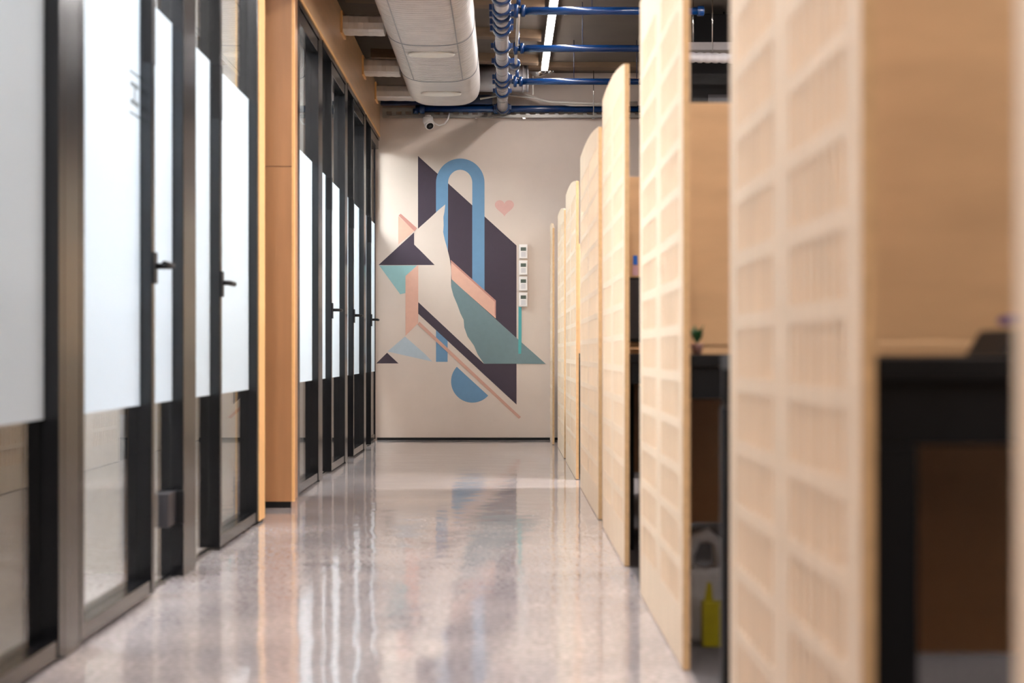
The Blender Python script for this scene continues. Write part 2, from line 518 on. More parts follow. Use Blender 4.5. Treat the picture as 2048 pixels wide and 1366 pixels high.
linear_light(0.337, 9.6, 13.66, 3.19, 'glowing white LED line running along the ceiling beyond the blue pipes', 'corridor linear lights', 'led_soft')
linear_light(0.337, 4.6, 8.9, 3.19, 'overhead LED line above the middle of the corridor, before the visible one', 'corridor linear lights')  # continues the visible row out of view, added for brightness
linear_light(0.337, -0.4, 3.9, 3.19, 'overhead LED line above the camera end of the corridor', 'corridor linear lights')  # likewise out of view, added for brightness
linear_light(-0.80, -0.6, 3.0, 2.98, 'overhead LED line beside the glass partition near the camera', 'partition linear lights')  # unseen, added to light the end panels from the left
linear_light(-0.98, 3.8, 7.0, 2.98, 'overhead LED line beside the glass partition near the wooden pier', 'partition linear lights')  # second unseen line, added for more light on the panels
xl_ = empty('cross_light', (1.6, 9.40, 3.05))  # unseen fixture, added to brighten the end wall and far floor
tag(xl_, 'crosswise recessed LED fixture over the workstations before the blue cross pipes', 'linear light')
box('housing', 'white', (0.95, 2.3, 9.34, 9.46, 3.062, 3.11), xl_)
for yy in (9.335, 9.46):
    box('cheek', 'white', (0.95, 2.3, yy, yy + 0.005, 3.041, 3.11), xl_)  # cheeks shape the added light, keeping it off the upper wall
box('diffuser', 'led_cross', (0.96, 2.29, 9.345, 9.455, 3.055, 3.0615), xl_)
for xx in (1.2, 2.0):
    MB().tube([(xx, 9.40, 3.11), (xx, 9.40, CEIL)], 0.004, 6).build('hanger', 'chrome', xl_)
for k, (xx, yy) in enumerate(((2.4, 0.5), (2.4, 5.5), (2.4, 10.0), (4.3, 0.5), (4.3, 5.5), (4.3, 10.0))):  # unseen office lines, added to bring up the overall brightness
    linear_light(xx, yy, yy + 3.6, 3.10, 'office LED line %s the workstations, %s from the camera' % (('above', 'beyond')[k // 3], ('nearest', 'middle', 'farthest')[k % 3]), 'office linear lights', 'led_office', 0.10)

# ------------------------------------------------------------------ silver duct
duct = empty('air_duct', (-0.515, 9.0, 3.07))
tag(duct, 'large silver foil air duct with oval vents hanging along the ceiling', 'duct')


def oval(y, sx, sz, cz=3.07, n=64):
    hw, hh, r = 0.305, 0.20, 0.17
    pts = []
    for k in range(n):
        a = 2 * math.pi * (k + 0.5) / n
        c, s = math.cos(a), math.sin(a)
        e = 0.62
        pts.append((-0.515 + hw * sx * math.copysign(abs(c) ** e, c), y, cz + hh * sz * math.copysign(abs(s) ** e, s)))
    return pts


rings = []
y = 5.0
while y < 12.35:
    rings += [oval(y, 1.0, 1.0), oval(y + 0.034, 1.0, 1.0), oval(y + 0.04, 0.965, 0.95), oval(y + 0.055, 0.965, 0.95)]
    y += 0.061
MB().loft(rings, smooth=False).build('ribbed_body', 'foil', duct)
MB().loft([oval(12.36, 0.99, 0.99), oval(12.37, 1.0, 1.0), oval(13.50, 1.0, 1.0), oval(13.58, 0.985, 0.98), oval(13.62, 0.93, 0.9)]).build('end_section', 'foil', duct)
for yy in (9.4, 10.9, 12.36):
    MB().loft([oval(yy - 0.012, 1.012, 1.012), oval(yy + 0.012, 1.012, 1.012)]).build('seam_band', 'foil_seam', duct)
for sx in (-0.62, 0.62):
    a_ = math.acos(abs(sx) ** (1 / 0.62))
    zz = 3.07 - 0.20 * abs(math.sin(a_)) ** 0.62
    box('long_seam', 'foil_seam', (-0.515 + sx * 0.305 - 0.0025, -0.515 + sx * 0.305 + 0.0025, 5.0, 12.34, zz - 0.003, zz + 0.006), duct)
for yy in (11.2, 12.9):
    m = MB()
    ringso = []
    for (rx, ry, dz) in ((0.165, 0.095, 0.004), (0.160, 0.088, -0.010), (0.140, 0.070, -0.012), (0.07, 0.03, -0.004)):
        ringso.append([(-0.515 + rx * math.cos(2 * math.pi * k / 32), yy + ry * math.sin(2 * math.pi * k / 32), 2.868 + dz) for k in range(32)])
    m.loft(ringso).build('oval_vent', 'vent', duct)

for k, (yy, wd) in enumerate(((10.95, 'first'), (12.58, 'middle'), (13.80, 'farthest'))):
    b = empty('branch_duct', (-1.0, yy, 3.02))
    tag(b, 'flat silver branch duct from fascia to main duct, %s of three' % wd, 'duct', 'silver branch ducts')
    prof = []
    m = MB()
    sect = []
    for i in range(12):
        a = 2 * math.pi * i / 12
        sect.append((0.10 * math.copysign(abs(math.cos(a)) ** 0.5, math.cos(a)), 0.060 * math.copysign(abs(math.sin(a)) ** 0.5, math.sin(a))))
    rr = []
    nseg = 9
    xe = -0.824 if yy < 13.5 else -0.62
    for i in range(nseg):
        x = LX + 0.02 + (xe - LX - 0.02) * i / (nseg - 1)
        s = 1.0 + (0.04 if i % 2 else 0.0)
        rr.append([(x, yy + p[0] * s, 3.02 - 0.006 * i / nseg + p[1] * s) for p in sect])
    m.loft(rr, smooth=False)
    m.build('duct_sleeve', 'foil', b)
    MB().box(LX + 0.0055, LX + 0.02, yy - 0.125, yy + 0.125, 2.945, 3.095).build('wood_collar', 'oak_edge', b)

# ------------------------------------------------------------------ pipes
PZ = EYE + 2.16
main = empty('main_pipe', (-0.022, 9.0, PZ))
tag(main, 'grey wrapped main pipe with dark blue collars running down the corridor ceiling', 'pipe')
XM = -0.022
MB().tube([(XM, 8.6, PZ), (XM, YW - 0.06, PZ)], 0.046, 20).build('wrapped_pipe', 'pipe_wrap', main)
for yy in (9.7, 10.02, 10.22, 10.45, 10.66, 11.28, 11.86, 12.55, 12.78, 13.22, 14.1):
    MB().tube([(XM, yy - 0.045, PZ), (XM, yy - 0.03, PZ), (XM, yy + 0.03, PZ), (XM, yy + 0.045, PZ)], [0.056, 0.062, 0.062, 0.056], 18).build('blue_collar', 'blue', main)
    for sx in (-1, 1):
        MB().box(XM + sx * 0.055, XM + sx * 0.078, yy - 0.022, yy + 0.022, PZ - 0.018, PZ + 0.018).build('bolt_lug', 'blue', main)
for yy in (10.85, 11.6, 12.25, 13.0, 13.55):
    MB().tube([(XM, yy - 0.006, PZ), (XM, yy + 0.006, PZ)], 0.0475, 20).build('wrap_seam', 'foil_seam', main)

YB = [10.12, 11.37, 12.76]
for k, yy in enumerate(YB):
    b = empty('branch_pipe', (0.5, yy, PZ))
    tag(b, 'blue cross pipe over the workstations, %s of three' % ('nearest', 'middle', 'farthest')[k], 'pipe', 'blue cross pipes')
    x0 = wx(1043 - k * 2, yy)
    MB().tube([(x0, yy, PZ), ((1.225, 1.25, 1.30)[k], yy, PZ)], 0.026, 16).build('blue_tube', 'blue', b)
    xe_ = (1.225, 1.25, 1.30)[k]
    MB().tube([(xe_ - 0.01, yy, PZ), (xe_ - 0.004, yy, PZ), (xe_ + 0.03, yy, PZ), (xe_ + 0.034, yy, PZ)], [0.028, 0.034, 0.034, 0.026], 16).build('end_cap', 'blue', b)
    for xh in (0.55, 1.05):
        MB().tube([(xh, yy, PZ + 0.02), (xh, yy, CEIL)], 0.003, 6).build('hanger', 'blue_dark', b)
    MB().tube([(XM + 0.079, yy, PZ), (x0, yy, PZ)], 0.020, 12).build('nipple', 'blue', b)
    for (xa, ra) in ((x0 - 0.035, 0.046), (x0 + 0.01, 0.040)):
        MB().tube([(xa - 0.014, yy, PZ), (xa - 0.008, yy, PZ), (xa + 0.008, yy, PZ), (xa + 0.014, yy, PZ)], [ra - 0.006, ra, ra, ra - 0.006], 14).build('flange', 'blue', b)
    MB().tube([(x0 - 0.02, yy, PZ + 0.03), (x0 - 0.02, yy, PZ + 0.11)], [0.016, 0.012], 10).build('valve_stem', 'blue', b)
    MB().box(x0 - 0.035, x0 - 0.005, yy - 0.03, yy + 0.03, PZ + 0.10, PZ + 0.118).build('valve_head', 'blue', b, 0.003)

sp = empty('side_conduit', (0.075, 10.6, PZ))
tag(sp, 'thin pale conduit beside the grey main pipe', 'pipe')
MB().tube([(0.085, 10.25, PZ + 0.0), (0.082, 11.25, PZ)], 0.011, 10).build('conduit_tube', 'cable', sp)
MB().tube([(0.078, 11.5, PZ), (0.080, 11.9, PZ - 0.01)], 0.010, 10).build('conduit_tube', 'cable', sp)
MB().tube([(0.072, 11.9, PZ), (0.072, 11.93, PZ), (0.072, 12.03, PZ), (0.072, 12.06, PZ)], [0.03, 0.042, 0.042, 0.03], 14).build('blue_valve', 'blue', sp)

wp = empty('wall_pipe', (0.5, YW - 0.06, PZ))
tag(wp, 'long blue pipe running along the top of the mural wall', 'pipe')
MB().tube([(wx(832), YW - 0.06, wz(220)), (5.9, YW - 0.45, wz(220))][:1] + [(1.40, YW - 0.06, wz(220))], 0.031, 16).build('blue_tube', 'blue', wp)
for px in (845, 992, 1016):
    x = wx(px)
    MB().tube([(x - 0.025, YW - 0.06, wz(220)), (x - 0.018, YW - 0.06, wz(220)), (x + 0.018, YW - 0.06, wz(220)), (x + 0.025, YW - 0.06, wz(220))], [0.038, 0.045, 0.045, 0.038], 16).build('coupling', 'blue', wp)
MB().tube([(wx(832), YW - 0.06, wz(220)), (wx(832), YW - 0.06, wz(220) - 0.045)], 0.026, 12).build('elbow_stub', 'blue', wp)

bm_ = empty('steel_beam', (-0.6, YW - 0.10, wz(204)))
tag(bm_, 'dark blue steel beam above the cable tray on the mural wall', 'beam')
box('web', 'blue_dark', (LX + 0.02, wx(985), YW - 0.11, YW - 0.10, wz(211), wz(197)), bm_)
box('flange', 'blue_dark', (LX + 0.02, wx(985), YW - 0.14, YW - 0.06, wz(197), wz(195)), bm_)
box('flange', 'blue_dark', (LX + 0.02, wx(985), YW - 0.14, YW - 0.06, wz(213), wz(211)), bm_)

# perforated cable tray on the wall
tr = empty('cable_tray', (0, YW - 0.03, wz(232)))
tag(tr, 'perforated steel cable tray fixed along the top of the mural wall', 'cable tray')
ty0, ty1 = YW - 0.035, YW - 0.03
m = MB()
xa, xb = LX + 0.03, 1.38
m.box(xa, xb, ty0, ty1, wz(233), wz(230.5))
m.box(xa, xb, ty0, ty1, wz(224), wz(216))
x = xa
while x < xb - 0.06:
    m.box(x, x + 0.035, ty0, ty1, wz(230.5), wz(224))
    x += 0.085
m.build('perforated_web', 'tray', tr)
box('lower_lip', 'tray', (xa, xb, YW - 0.05, YW - 0.001, wz(236.5), wz(234)), tr)
for px in (953, 1048, 1186):
    box('bolt', 'chrome', (wx(px) - 0.012, wx(px) + 0.012, YW - 0.045, YW - 0.02, wz(239.5), wz(236.5)), tr)

# round grey duct behind the main pipe with steel valve
rd = empty('round_duct', (0.0, 13.95, wz(157, 13.9)))
tag(rd, 'short grey round duct with flanged end behind the main pipe', 'duct')
zc = wz(157, 13.9)
MB().tube([(-0.24, 13.9, zc), (wx(1057, 13.9), 13.9, zc)], 0.115, 24).build('barrel', 'pipe_wrap', rd)
for px in (1046, 1055):
    MB().tube([(wx(px, 13.9) - 0.008, 13.9, zc), (wx(px, 13.9) + 0.008, 13.9, zc)], 0.121, 24).build('flange', 'grey', rd)
MB().tube([(wx(1057, 13.9), 13.9, zc + 0.06), (wx(1064, 13.9), 13.9, zc + 0.06), (wx(1066, 13.9), 13.9, zc + 0.055), (wx(1078, 13.9), 13.9, zc + 0.055), (wx(1085, 13.9), 13.9, zc + 0.06), (wx(1095, 13.9), 13.9, zc + 0.062)], [0.02, 0.02, 0.035, 0.05, 0.042, 0.03], 16).build('valve_body', 'chrome', rd)
MB().tube([(wx(1095, 13.9), 13.9, zc + 0.062), (wx(1108, 13.9), 13.9, zc + 0.068)], [0.028, 0.022], 12).build('valve_outlet', 'chrome', rd)
MB().tube([(wx(1066, 13.9), 13.9, zc + 0.03), (wx(1066, 13.9), 13.9, zc - 0.14)], 0.006, 8).build('drain_tube', 'cable', rd)

for k, (pts, lab) in enumerate((([(960, 197), (1010, 188), (1060, 194), (1100, 203), (1200, 207), (1275, 204)], 'upper pale cable sagging above the blue wall pipe'),
                                ([(1020, 176), (1050, 186), (1085, 200), (1140, 209), (1210, 209), (1275, 209)], 'lower pale cable sagging above the blue wall pipe'))):
    o = MB().tube([(wx(a, 14.1), 14.12 + 0.02 * k, wz(b, 14.1)) for a, b in pts], 0.010, 8).build('cable', 'cable')
    tag(o, lab, 'cable', 'wall cables')
o = MB().tube([(wx(1187, 14.0), 14.0, wz(232, 14.0)), (wx(1187, 14.0), 14.0, CEIL)], 0.004, 6).build('hanger_rod', 'chrome')
tag(o, 'thin vertical hanger rod in front of the mural wall', 'rod')

# security camera
cc = empty('security_camera', (wx(858), YW - 0.08, wz(236)))
tag(cc, 'white security camera under the cable tray above the mural', 'camera')
cx, cy = wx(857), YW - 0.10
MB().tube([(cx, cy, wz(233)), (cx, cy, wz(237))], 0.028, 18).build('mount', 'white', cc)
MB().tube([(cx - 0.002, cy, wz(237)), (cx - 0.001, cy, wz(239)), (cx + 0.002, cy, wz(246)), (cx + 0.008, cy - 0.004, wz(252))], [0.040, 0.046, 0.046, 0.040], 22).build('body', 'white', cc)
d0 = Vector((0.35, -0.72, -0.60)).normalized()
p0 = Vector((cx + 0.008, cy - 0.004, wz(252)))
MB().tube([p0 - d0 * 0.03, p0, p0 + d0 * 0.025, p0 + d0 * 0.032], [0.030, 0.042, 0.042, 0.036], 22).build('eyeball', 'white', cc)
MB().tube([p0 + d0 * 0.0315, p0 + d0 * 0.036], [0.032, 0.030], 20).build('lens', 'black', cc)
MB().tube([p0 + d0 * 0.0358, p0 + d0 * 0.039], [0.012, 0.010], 14).build('lens_glass', 'dark_grey', cc)
MB().tube([(wx(864), cy, wz(242)), (wx(870), cy, wz(250)), (wx(879), cy, wz(254)), (wx(890), cy, wz(251)), (wx(897), cy, wz(241)), (wx(900), cy + 0.03, wz(229))], 0.0075, 8).build('cable', 'white', cc)

# ------------------------------------------------------------------ mural (flat paint on the end wall)
mural = empty('mural', (wx(930), YW, wz(880)))
tag(mural, 'geometric wall mural with plum, blue, teal and pink shapes', 'mural')
_layer = [0]


def paint(name, m, pts, layer):
    y1 = YW - 0.0002
    y0 = YW - 0.0006 * (layer + 1)
    return MB().prism([(wx(a), wz(b)) for a, b in pts], 'y', y0, y1).build(name, m, mural)


wavy = [(890.5, 408.8), (888.8, 424), (886.8, 434), (887.3, 451), (886.3, 464), (889.3, 479), (894.3, 496.5), (899.3, 516.5), (901.8, 534), (902.5, 549), (902.2, 560), (902.2, 573), (906.8, 591), (914.5, 609), (921, 627), (927.3, 639.7), (928.6, 655), (935, 673), (947.8, 691), (955.5, 709), (968, 727.5)]
paint('plum_parallelogram', 'plum', [(836, 312), (1033, 491), (1033, 809), (836, 627)], 0)
arch = []
for k in range(25):
    a = math.pi - math.pi * k / 24
    arch.append((920.5 + 48.5 * math.cos(a), 365.6 - 48.5 * math.sin(a)))
arch += [(969, 582), (944.5, 560)]
for k in range(21):
    a = math.pi * k / 20
    arch.append((920.3 + 24.2 * math.cos(a), 364 - 24.6 * math.sin(a)))
arch += [(896, 723.7), (872, 723.7)]
# arch split into top bow and the two legs so every piece stays a clean outline
bow = []
for k in range(25):
    a = math.pi - math.pi * k / 24
    bow.append((920.5 + 48.5 * math.cos(a), 365.6 - 48.5 * math.sin(a)))
for k in range(25):
    a = math.pi * k / 24
    bow.append((920.3 + 24.2 * math.cos(a), 365.6 - 26 * math.sin(a)))


def strip(name, m, outer, inner, layer):
    """band between two polylines of equal length"""
    mb = MB()
    y1 = YW - 0.0002; y0 = YW - 0.0006 * (layer + 1)
    n = len(outer)
    for k in range(n - 1):
        q = [outer[k], outer[k + 1], inner[k + 1], inner[k]]
        mb.face([(wx(a), y0, wz(b)) for a, b in q])
    edge = outer + inner[::-1]
    for k in range(len(edge)):
        a, b = edge[k], edge[(k + 1) % len(edge)]
        mb.face([(wx(a[0]), y0, wz(a[1])), (wx(a[0]), y1, wz(a[1])), (wx(b[0]), y1, wz(b[1])), (wx(b[0]), y0, wz(b[1]))])
    return mb.build(name, m, mural)


outer = [(872, 723.7)] + bow[:25] + [(969, 582)]
inner = [(895.2, 723.7)] + bow[25:][::-1] + [(944.5, 560)]
strip('blue_arch', 'm_blue', outer, inner, 1)
# wall-coloured figure in front of arch and parallelogram
strip('cream_figure', 'm_cream', wavy, [(890.4, 408.9), (876, 421), (860, 436), (842, 452), (829, 464), (828.5, 477), (828.5, 489), (849, 509.5), (869, 530), (835.5, 530), (835.5, 545), (835.5, 560), (835.5, 575), (835.5, 590), (836, 604.2), (858, 625), (880, 645.5), (902, 666), (924, 687), (946, 707.5), (967, 727.4)], 2)
paint('plum_strip', 'plum', [(836.2, 604), (968, 727.6), (1033, 727.6), (1033, 809), (836.2, 627)], 3)
paint('plum_triangle', 'plum', [(828, 465), (828.2, 489), (869.4, 530), (757, 530)], 3)
paint('pink_triangle', 'm_pink', [(796.5, 432), (828.5, 461.5), (796.5, 489)], 2)
paint('dusty_pink_stripe', 'm_pink_dark', [(797, 431), (801.5, 427.5), (834.2, 456.5), (829, 463)], 4)
paint('aqua_shape', 'm_aqua', [(758.5, 531), (834, 531), (811, 552.4), (811, 586), (800.5, 588.6)], 3)
paint('pink_column', 'm_pink', [(811, 552), (834, 531.5), (836.6, 531.5), (836.4, 646), (811, 671.5)], 4)
paint('pale_blue_triangle', 'm_sky', [(810, 673), (775, 703), (864.5, 723.2), (850, 708)], 2)
paint('small_plum_triangle', 'plum', [(774.2, 705.5), (797, 726.8), (752.5, 726.8)], 3)
paint('pink_band', 'm_pink', [(901.8, 521), (991.5, 602), (991.5, 637), (903.5, 559.5), (902.6, 545)], 4)
paint('dusty_pink_edge', 'm_pink_dark', [(901.2, 519.5), (991.8, 601), (991.8, 632), (989.5, 631), (989.5, 603.5), (902, 525)], 5)
strip('teal_triangle', 'm_teal', [(903.5, 559)] + wavy[11:], [(904.5, 559.5), (915, 569.3), (940, 592), (965, 614.5), (990, 637), (1010, 655), (1030, 673), (1050, 691), (1070, 708.5), (1091.4, 727.6), (1091.4, 727.7)], 6)
paint('turquoise_bar', 'm_turq', [(1037, 612), (1043.2, 612), (1043, 686), (1042.2, 707.6), (1036.6, 707.6)], 7)
paint('pink_line', 'm_line', [(839, 643.5), (1042, 834), (1037.6, 837.6), (835, 648.6)], 5)
semi = []
a0 = math.atan2(733.2 - 762.7, 913.2 - 944.7); a1 = math.atan2(790.9 - 762.7, 976 - 944.7)
a0 += 2 * math.pi
for k in range(33):
    a = a0 + (a1 - a0) * k / 32
    semi.append((944.7 + 42.6 * math.cos(a), 762.7 + 42.6 * math.sin(a)))
paint('blue_half_disc', 'm_blue', semi, 1)
hrt = []
for k in range(40):
    t = 2 * math.pi * k / 40
    hrt.append((1008.8 + 19.2 * math.sin(t) ** 3, 414 - 1.14 * (13 * math.cos(t) - 5 * math.cos(2 * t) - 2 * math.cos(3 * t) - math.cos(4 * t))))
paint('heart', 'm_heart', hrt, 1)

# thermostats
for k, (y0, y1) in enumerate(((489, 517.5), (521, 550), (553, 582), (585, 614))):
    t = empty('thermostat', (wx(1046.5), YW, wz(y1)))
    tag(t, 'small white thermostat beside the mural, %s in the column of four' % ('topmost', 'second from top', 'third from top', 'bottom')[k], 'thermostat', 'thermostats on the mural wall')
    box('back_plate', 'white', (wx(1038), wx(1055), YW - 0.012, YW - 0.006, wz(y1), wz(y0)), t)
    box('case', 'white', (wx(1038.4), wx(1054.6), YW - 0.026, YW - 0.012, wz(y1 - 0.6), wz(y0 + 0.6)), t, 0.003)
    box('screen', 'lcd', (wx(1041.3), wx(1052), YW - 0.0275, YW - 0.026, wz(y0 + 13), wz(y0 + 6)), t)
    box('keypad', 'keypad', (wx(1042), wx(1051.5), YW - 0.027, YW - 0.026, wz(y0 + 25), wz(y0 + 15)), t)
    box('wall_plug', 'white', (wx(1044), wx(1049), YW - 0.006, YW, wz(y1 - 8), wz(y0 + 8)), t)


# ------------------------------------------------------------------ right side: perforated end panels
def end_panel(y0, y1, label, x0=PX, t=0.018, zf=1.905, zn=1.83):
    L = y1 - y0
    ys = [y0]; holes_y = []
    cw = (L - 0.13 - 0.09) / 2
    n = max(1, int(cw / 0.052))
    for c in range(2):
        s = y0 + 0.065 + c * (cw + 0.09)
        s += (cw - n * 0.052 + 0.026) / 2
        for k in range(n):
            a = s + k * 0.052
            holes_y.append((a, a + 0.026))
    for a, b in holes_y: ys += [a, b]
    ys.append(y1)
    zs = [0.004]; hz = []
    for k in range(14):
        c = 0.195 + 0.1167 * k
        hz.append((c - 0.045, c + 0.045)); zs += [c - 0.045, c + 0.045]
    ztop = 1.775
    zs.append(ztop)
    m = MB()
    d = 0.008
    for i in range(len(ys) - 1):
        hy = (i % 2 == 1)
        if not hy:
            m.face([(x0, ys[i], zs[0]), (x0, ys[i + 1], zs[0]), (x0, ys[i + 1], ztop), (x0, ys[i], ztop)])
            continue
        for j in range(len(zs) - 1):
            a, b, c, e = ys[i], ys[i + 1], zs[j], zs[j + 1]
            if j % 2 == 1:
                m.face([(x0 + d, a, c), (x0 + d, b, c), (x0 + d, b, e), (x0 + d, a, e)])
                m.face([(x0, a, c), (x0 + d, a, c), (x0 + d, a, e), (x0, a, e)])
                m.face([(x0, b, c), (x0 + d, b, c), (x0 + d, b, e), (x0, b, e)])
                m.face([(x0, a, c), (x0, b, c), (x0 + d, b, c), (x0 + d, a, c)])
                m.face([(x0, a, e), (x0, b, e), (x0 + d, b, e), (x0 + d, a, e)])
            else:
                m.face([(x0, a, c), (x0, b, c), (x0, b, e), (x0, a, e)])
    x1 = x0 + t
    top = [(y0, zn)]
    for k in range(1, 13):
        u = k / 12
        top.append((y0 + L * u, zn + (zf - zn) * (1 - (1 - u) ** 2.0) + 0.012 * math.sin(math.pi * u)))
    poly = [(y0, ztop), (y1, ztop)] + top[::-1]
    m.face([(x0, a, b) for a, b in poly])
    full = [(y0, 0.004), (y1, 0.004)] + top[::-1]
    m.face([(x1, a, b) for a, b in full])
    for k in range(len(full)):
        if k == len(full) - 1: continue      # near edge handled by the shade-toned strip
        a, b = full[k], full[(k + 1) % len(full)]
        m.face([(x0, *a), (x1, *a), (x1, *b), (x0, *b)])
    m.face([(x0, y0, 0.004), (x1, y0, 0.004), (x1, y0, zn), (x0, y0, zn)])
    e = empty('workstation_end_panel', (x0 + t / 2, (y0 + y1) / 2, 0.0))
    tag(e, label, 'panel', 'perforated end panels along the corridor')
    m.build('perforated_board', 'birch', e)
    box('edge_lipping', 'birch_edge', (x0 + 0.0005, x1 - 0.0005, y0 - 0.0025, y0 - 0.0001, 0.004, zn), e)  # darker strip, shade of the near edge put into its colour
    box('glide', 'black', (x0 + 0.002, x1 - 0.002, y0 + 0.04, y0 + 0.08, -0.004, 0.004), e)
    box('glide', 'black', (x0 + 0.002, x1 - 0.002, y1 - 0.08, y1 - 0.04, -0.004, 0.004), e)
    return e


PANELS = [(0.10, 1.363), (1.953, 3.09), (3.915, 5.15), (5.82, 7.14), (7.45, 9.25), (9.80, 11.45), (11.75, 13.2)]
PLAB = ['perforated birch end panel at the right edge, nearest the camera',
        'large blurred perforated birch end panel, second from the camera',
        'perforated birch end panel with a bag showing before it, third from camera',
        'perforated birch end panel with curved top below the blue pipes, fourth from camera',
        'perforated birch end panel, fifth from the camera',
        'perforated birch end panel, sixth from the camera',
        'small distant perforated birch end panel, seventh from the camera']
for (a, b), lab in zip(PANELS, PLAB):
    end_panel(a, b, lab)
end_panel(13.50, 14.22, 'last thin birch end panel touching the mural wall', x0=0.400)

# workstations behind the panels
ordw = ('first', 'second', 'third', 'fourth', 'fifth', 'sixth', 'seventh')
DIV = {}
for k, (a, b) in enumerate(PANELS):
    yd = a + 0.60
    xin = PX + 0.0185
    dv = empty('desk_divider', (1.2, yd, 0.3))
    tag(dv, 'birch desk divider set across behind the %s end panel from the camera' % ordw[k], 'divider', 'birch desk dividers')
    box('screen_board', 'birch_cross', (xin, 1.98, yd, yd + 0.022, 0.80, 1.485), dv, 0.002)
    box('lower_board', 'birch_cross', (xin, 1.98, yd, yd + 0.022, 0.30, 0.795), dv, 0.002)
    for sx in (1.05, 1.74):
        box('bracket', 'black', (sx, sx + 0.04, yd - 0.012, yd - 0.0005, 0.60, 0.74), dv)
    for sx in (1.02, 1.78):
        box('foot_post', 'black', (sx, sx + 0.03, yd + 0.001, yd + 0.02, -0.004, 0.2995), dv)
    DIV[k] = yd
    for side, (ya, yb) in enumerate(((a + 0.03, yd - 0.013), (yd + 0.024, min(b + (0.32 if k else -0.02), yd + 0.95, 13.25)))):
        dk = empty('office_desk', (1.2, (ya + yb) / 2, 0.0))
        tag(dk, 'black desk on the %s side of the %s birch divider from the camera' % (('near', 'far')[side], ordw[k]), 'desk', 'black office desks')
        box('desktop', 'black', (xin + 0.006, 1.96, ya, yb, 0.745, 0.775), dk, 0.002)
        ym = ya + 0.02 if side == 0 else yb - 0.02
        box('apron', 'black', (xin + 0.008, 1.94, ym - 0.012, ym + 0.012, 0.665, 0.7445), dk)
        near_x = xin + 0.004
        yl = (ya + 0.0, ya + 0.05) if side == 0 else (yb - 0.06, yb - 0.01)
        if side == 0 and k >= 2: yl = (yd - 0.075, yd - 0.025)
        box('leg', 'black', (near_x, near_x + 0.055, yl[0], yl[1], -0.004, 0.7445 if k >= 2 and side == 0 else 0.664), dk) if not (k == 2 and side == 0) else box('leg', 'black', (0.80, 0.85, yl[0], yl[1], -0.004, 0.7445), dk)
        box('leg', 'black', (1.88, 1.935, yl[0], yl[1], -0.004, 0.664 if not (side == 0 and k >= 2) else 0.7445), dk)

# things in the bays
# black wedge tray with purple pouch
ty = 2.25
t = empty('desk_phone', (0.75, ty, 0.775))
tag(t, 'black wedge-shaped desk phone on the nearest desk under a purple pouch', 'phone')
x0 = wx(1966, ty)
MB().prism([(x0, 0.7755), (x0 + 0.25, 0.7755), (x0 + 0.25, 0.812), (x0 + 0.022, 0.812)], 'y', ty - 0.09, ty + 0.09).build('body', 'black', t, 0.003)
MB().tube([(x0 + 0.09, ty - 0.06, 0.817), (x0 + 0.20, ty - 0.06, 0.817)], 0.006, 8).build('handset_rest', 'dark_grey', t)
o = MB()
rr = []
for i in range(9):
    u = i / 8
    h = 0.010 * math.sin(math.pi * min(1, max(0.12, u))) + 0.003
    rr.append([(x0 + 0.03 + 0.17 * u, ty + 0.05 * math.cos(q * math.pi / 5) * (0.7 + 0.3 * math.sin(math.pi * u)), 0.8185 + h + h * math.sin(q * math.pi / 5)) for q in range(10)])
o.loft(rr)
tag(o.build('purple_pouch', 'purple'), 'purple pouch lying on the black desk phone', 'pouch')

# potted plant on the second desk
py = 4.22
pl = empty('potted_plant', (wx(1394, py), py, 0.7755))
tag(pl, 'tiny green plant in a pink pot on the desk between the panels', 'plant')
cx = wx(1394, py)
MB().tube([(cx, py, 0.7755), (cx, py, 0.80), (cx, py, 0.803)], [0.011, 0.016, 0.017], 14).build('pot', 'pot', pl)
for k in range(12):
    a = k * 2.4; r = 0.016 + 0.008 * random.random(); h = 0.03 + 0.025 * random.random()
    p = Vector((cx, py, 0.802)); q = p + Vector((math.cos(a) * r, math.sin(a) * r, h)); w = Vector((-math.sin(a), math.cos(a), 0)) * 0.009
    mid = (p + q) / 2 + Vector((0, 0, 0.004))
    lf = MB(); lf.face([p, mid + w, q, mid - w]); lf.face([p, mid - w + Vector((0, 0, -0.001)), q + Vector((0, 0, -0.001)), mid + w + Vector((0, 0, -0.001))])
    lf.build('leaf', 'leaf', pl)

# carrier bag with yellow box
by = 4.30
bg = empty('carrier_bag', (0.56, by, 0.0))
tag(bg, 'crumpled white carrier bag on the floor beside the third end panel', 'bag')
rr = []
random.seed(3)
for i in range(9):
    u = i / 8
    z = -0.003 + 0.20 * u
    hx = 0.060 * (1 - 0.18 * u) ; hy = 0.05 * (1 - 0.35 * u)
    rr.append([(0.545 + hx * math.copysign(abs(math.cos(q * math.pi / 8)) ** 0.6, math.cos(q * math.pi / 8)) * (1 + random.uniform(-0.06, 0.06)) , by + 0.06 + hy * math.copysign(abs(math.sin(q * math.pi / 8)) ** 0.6, math.sin(q * math.pi / 8)) * (1 + random.uniform(-0.1, 0.1)), z + random.uniform(-0.006, 0.006) * (0 < i)) for q in range(16)])
MB().loft(rr).build('sack', 'bag', bg)
MB().tube([(0.505, by + 0.05, 0.18), (0.500, by + 0.04, 0.23), (0.515, by + 0.035, 0.275), (0.548, by + 0.035, 0.285), (0.575, by + 0.04, 0.265), (0.580, by + 0.05, 0.18)], [0.012, 0.014, 0.018, 0.02, 0.016, 0.012], 10).build('handle_loop', 'bag', bg)
yb_ = empty('yellow_box', (0.545, by - 0.03, 0.0))
tag(yb_, 'yellow carton standing against the white carrier bag', 'box')
box('carton', 'yellow', (0.527, 0.580, by - 0.045, by + 0.004, -0.003, 0.115), yb_, 0.002)
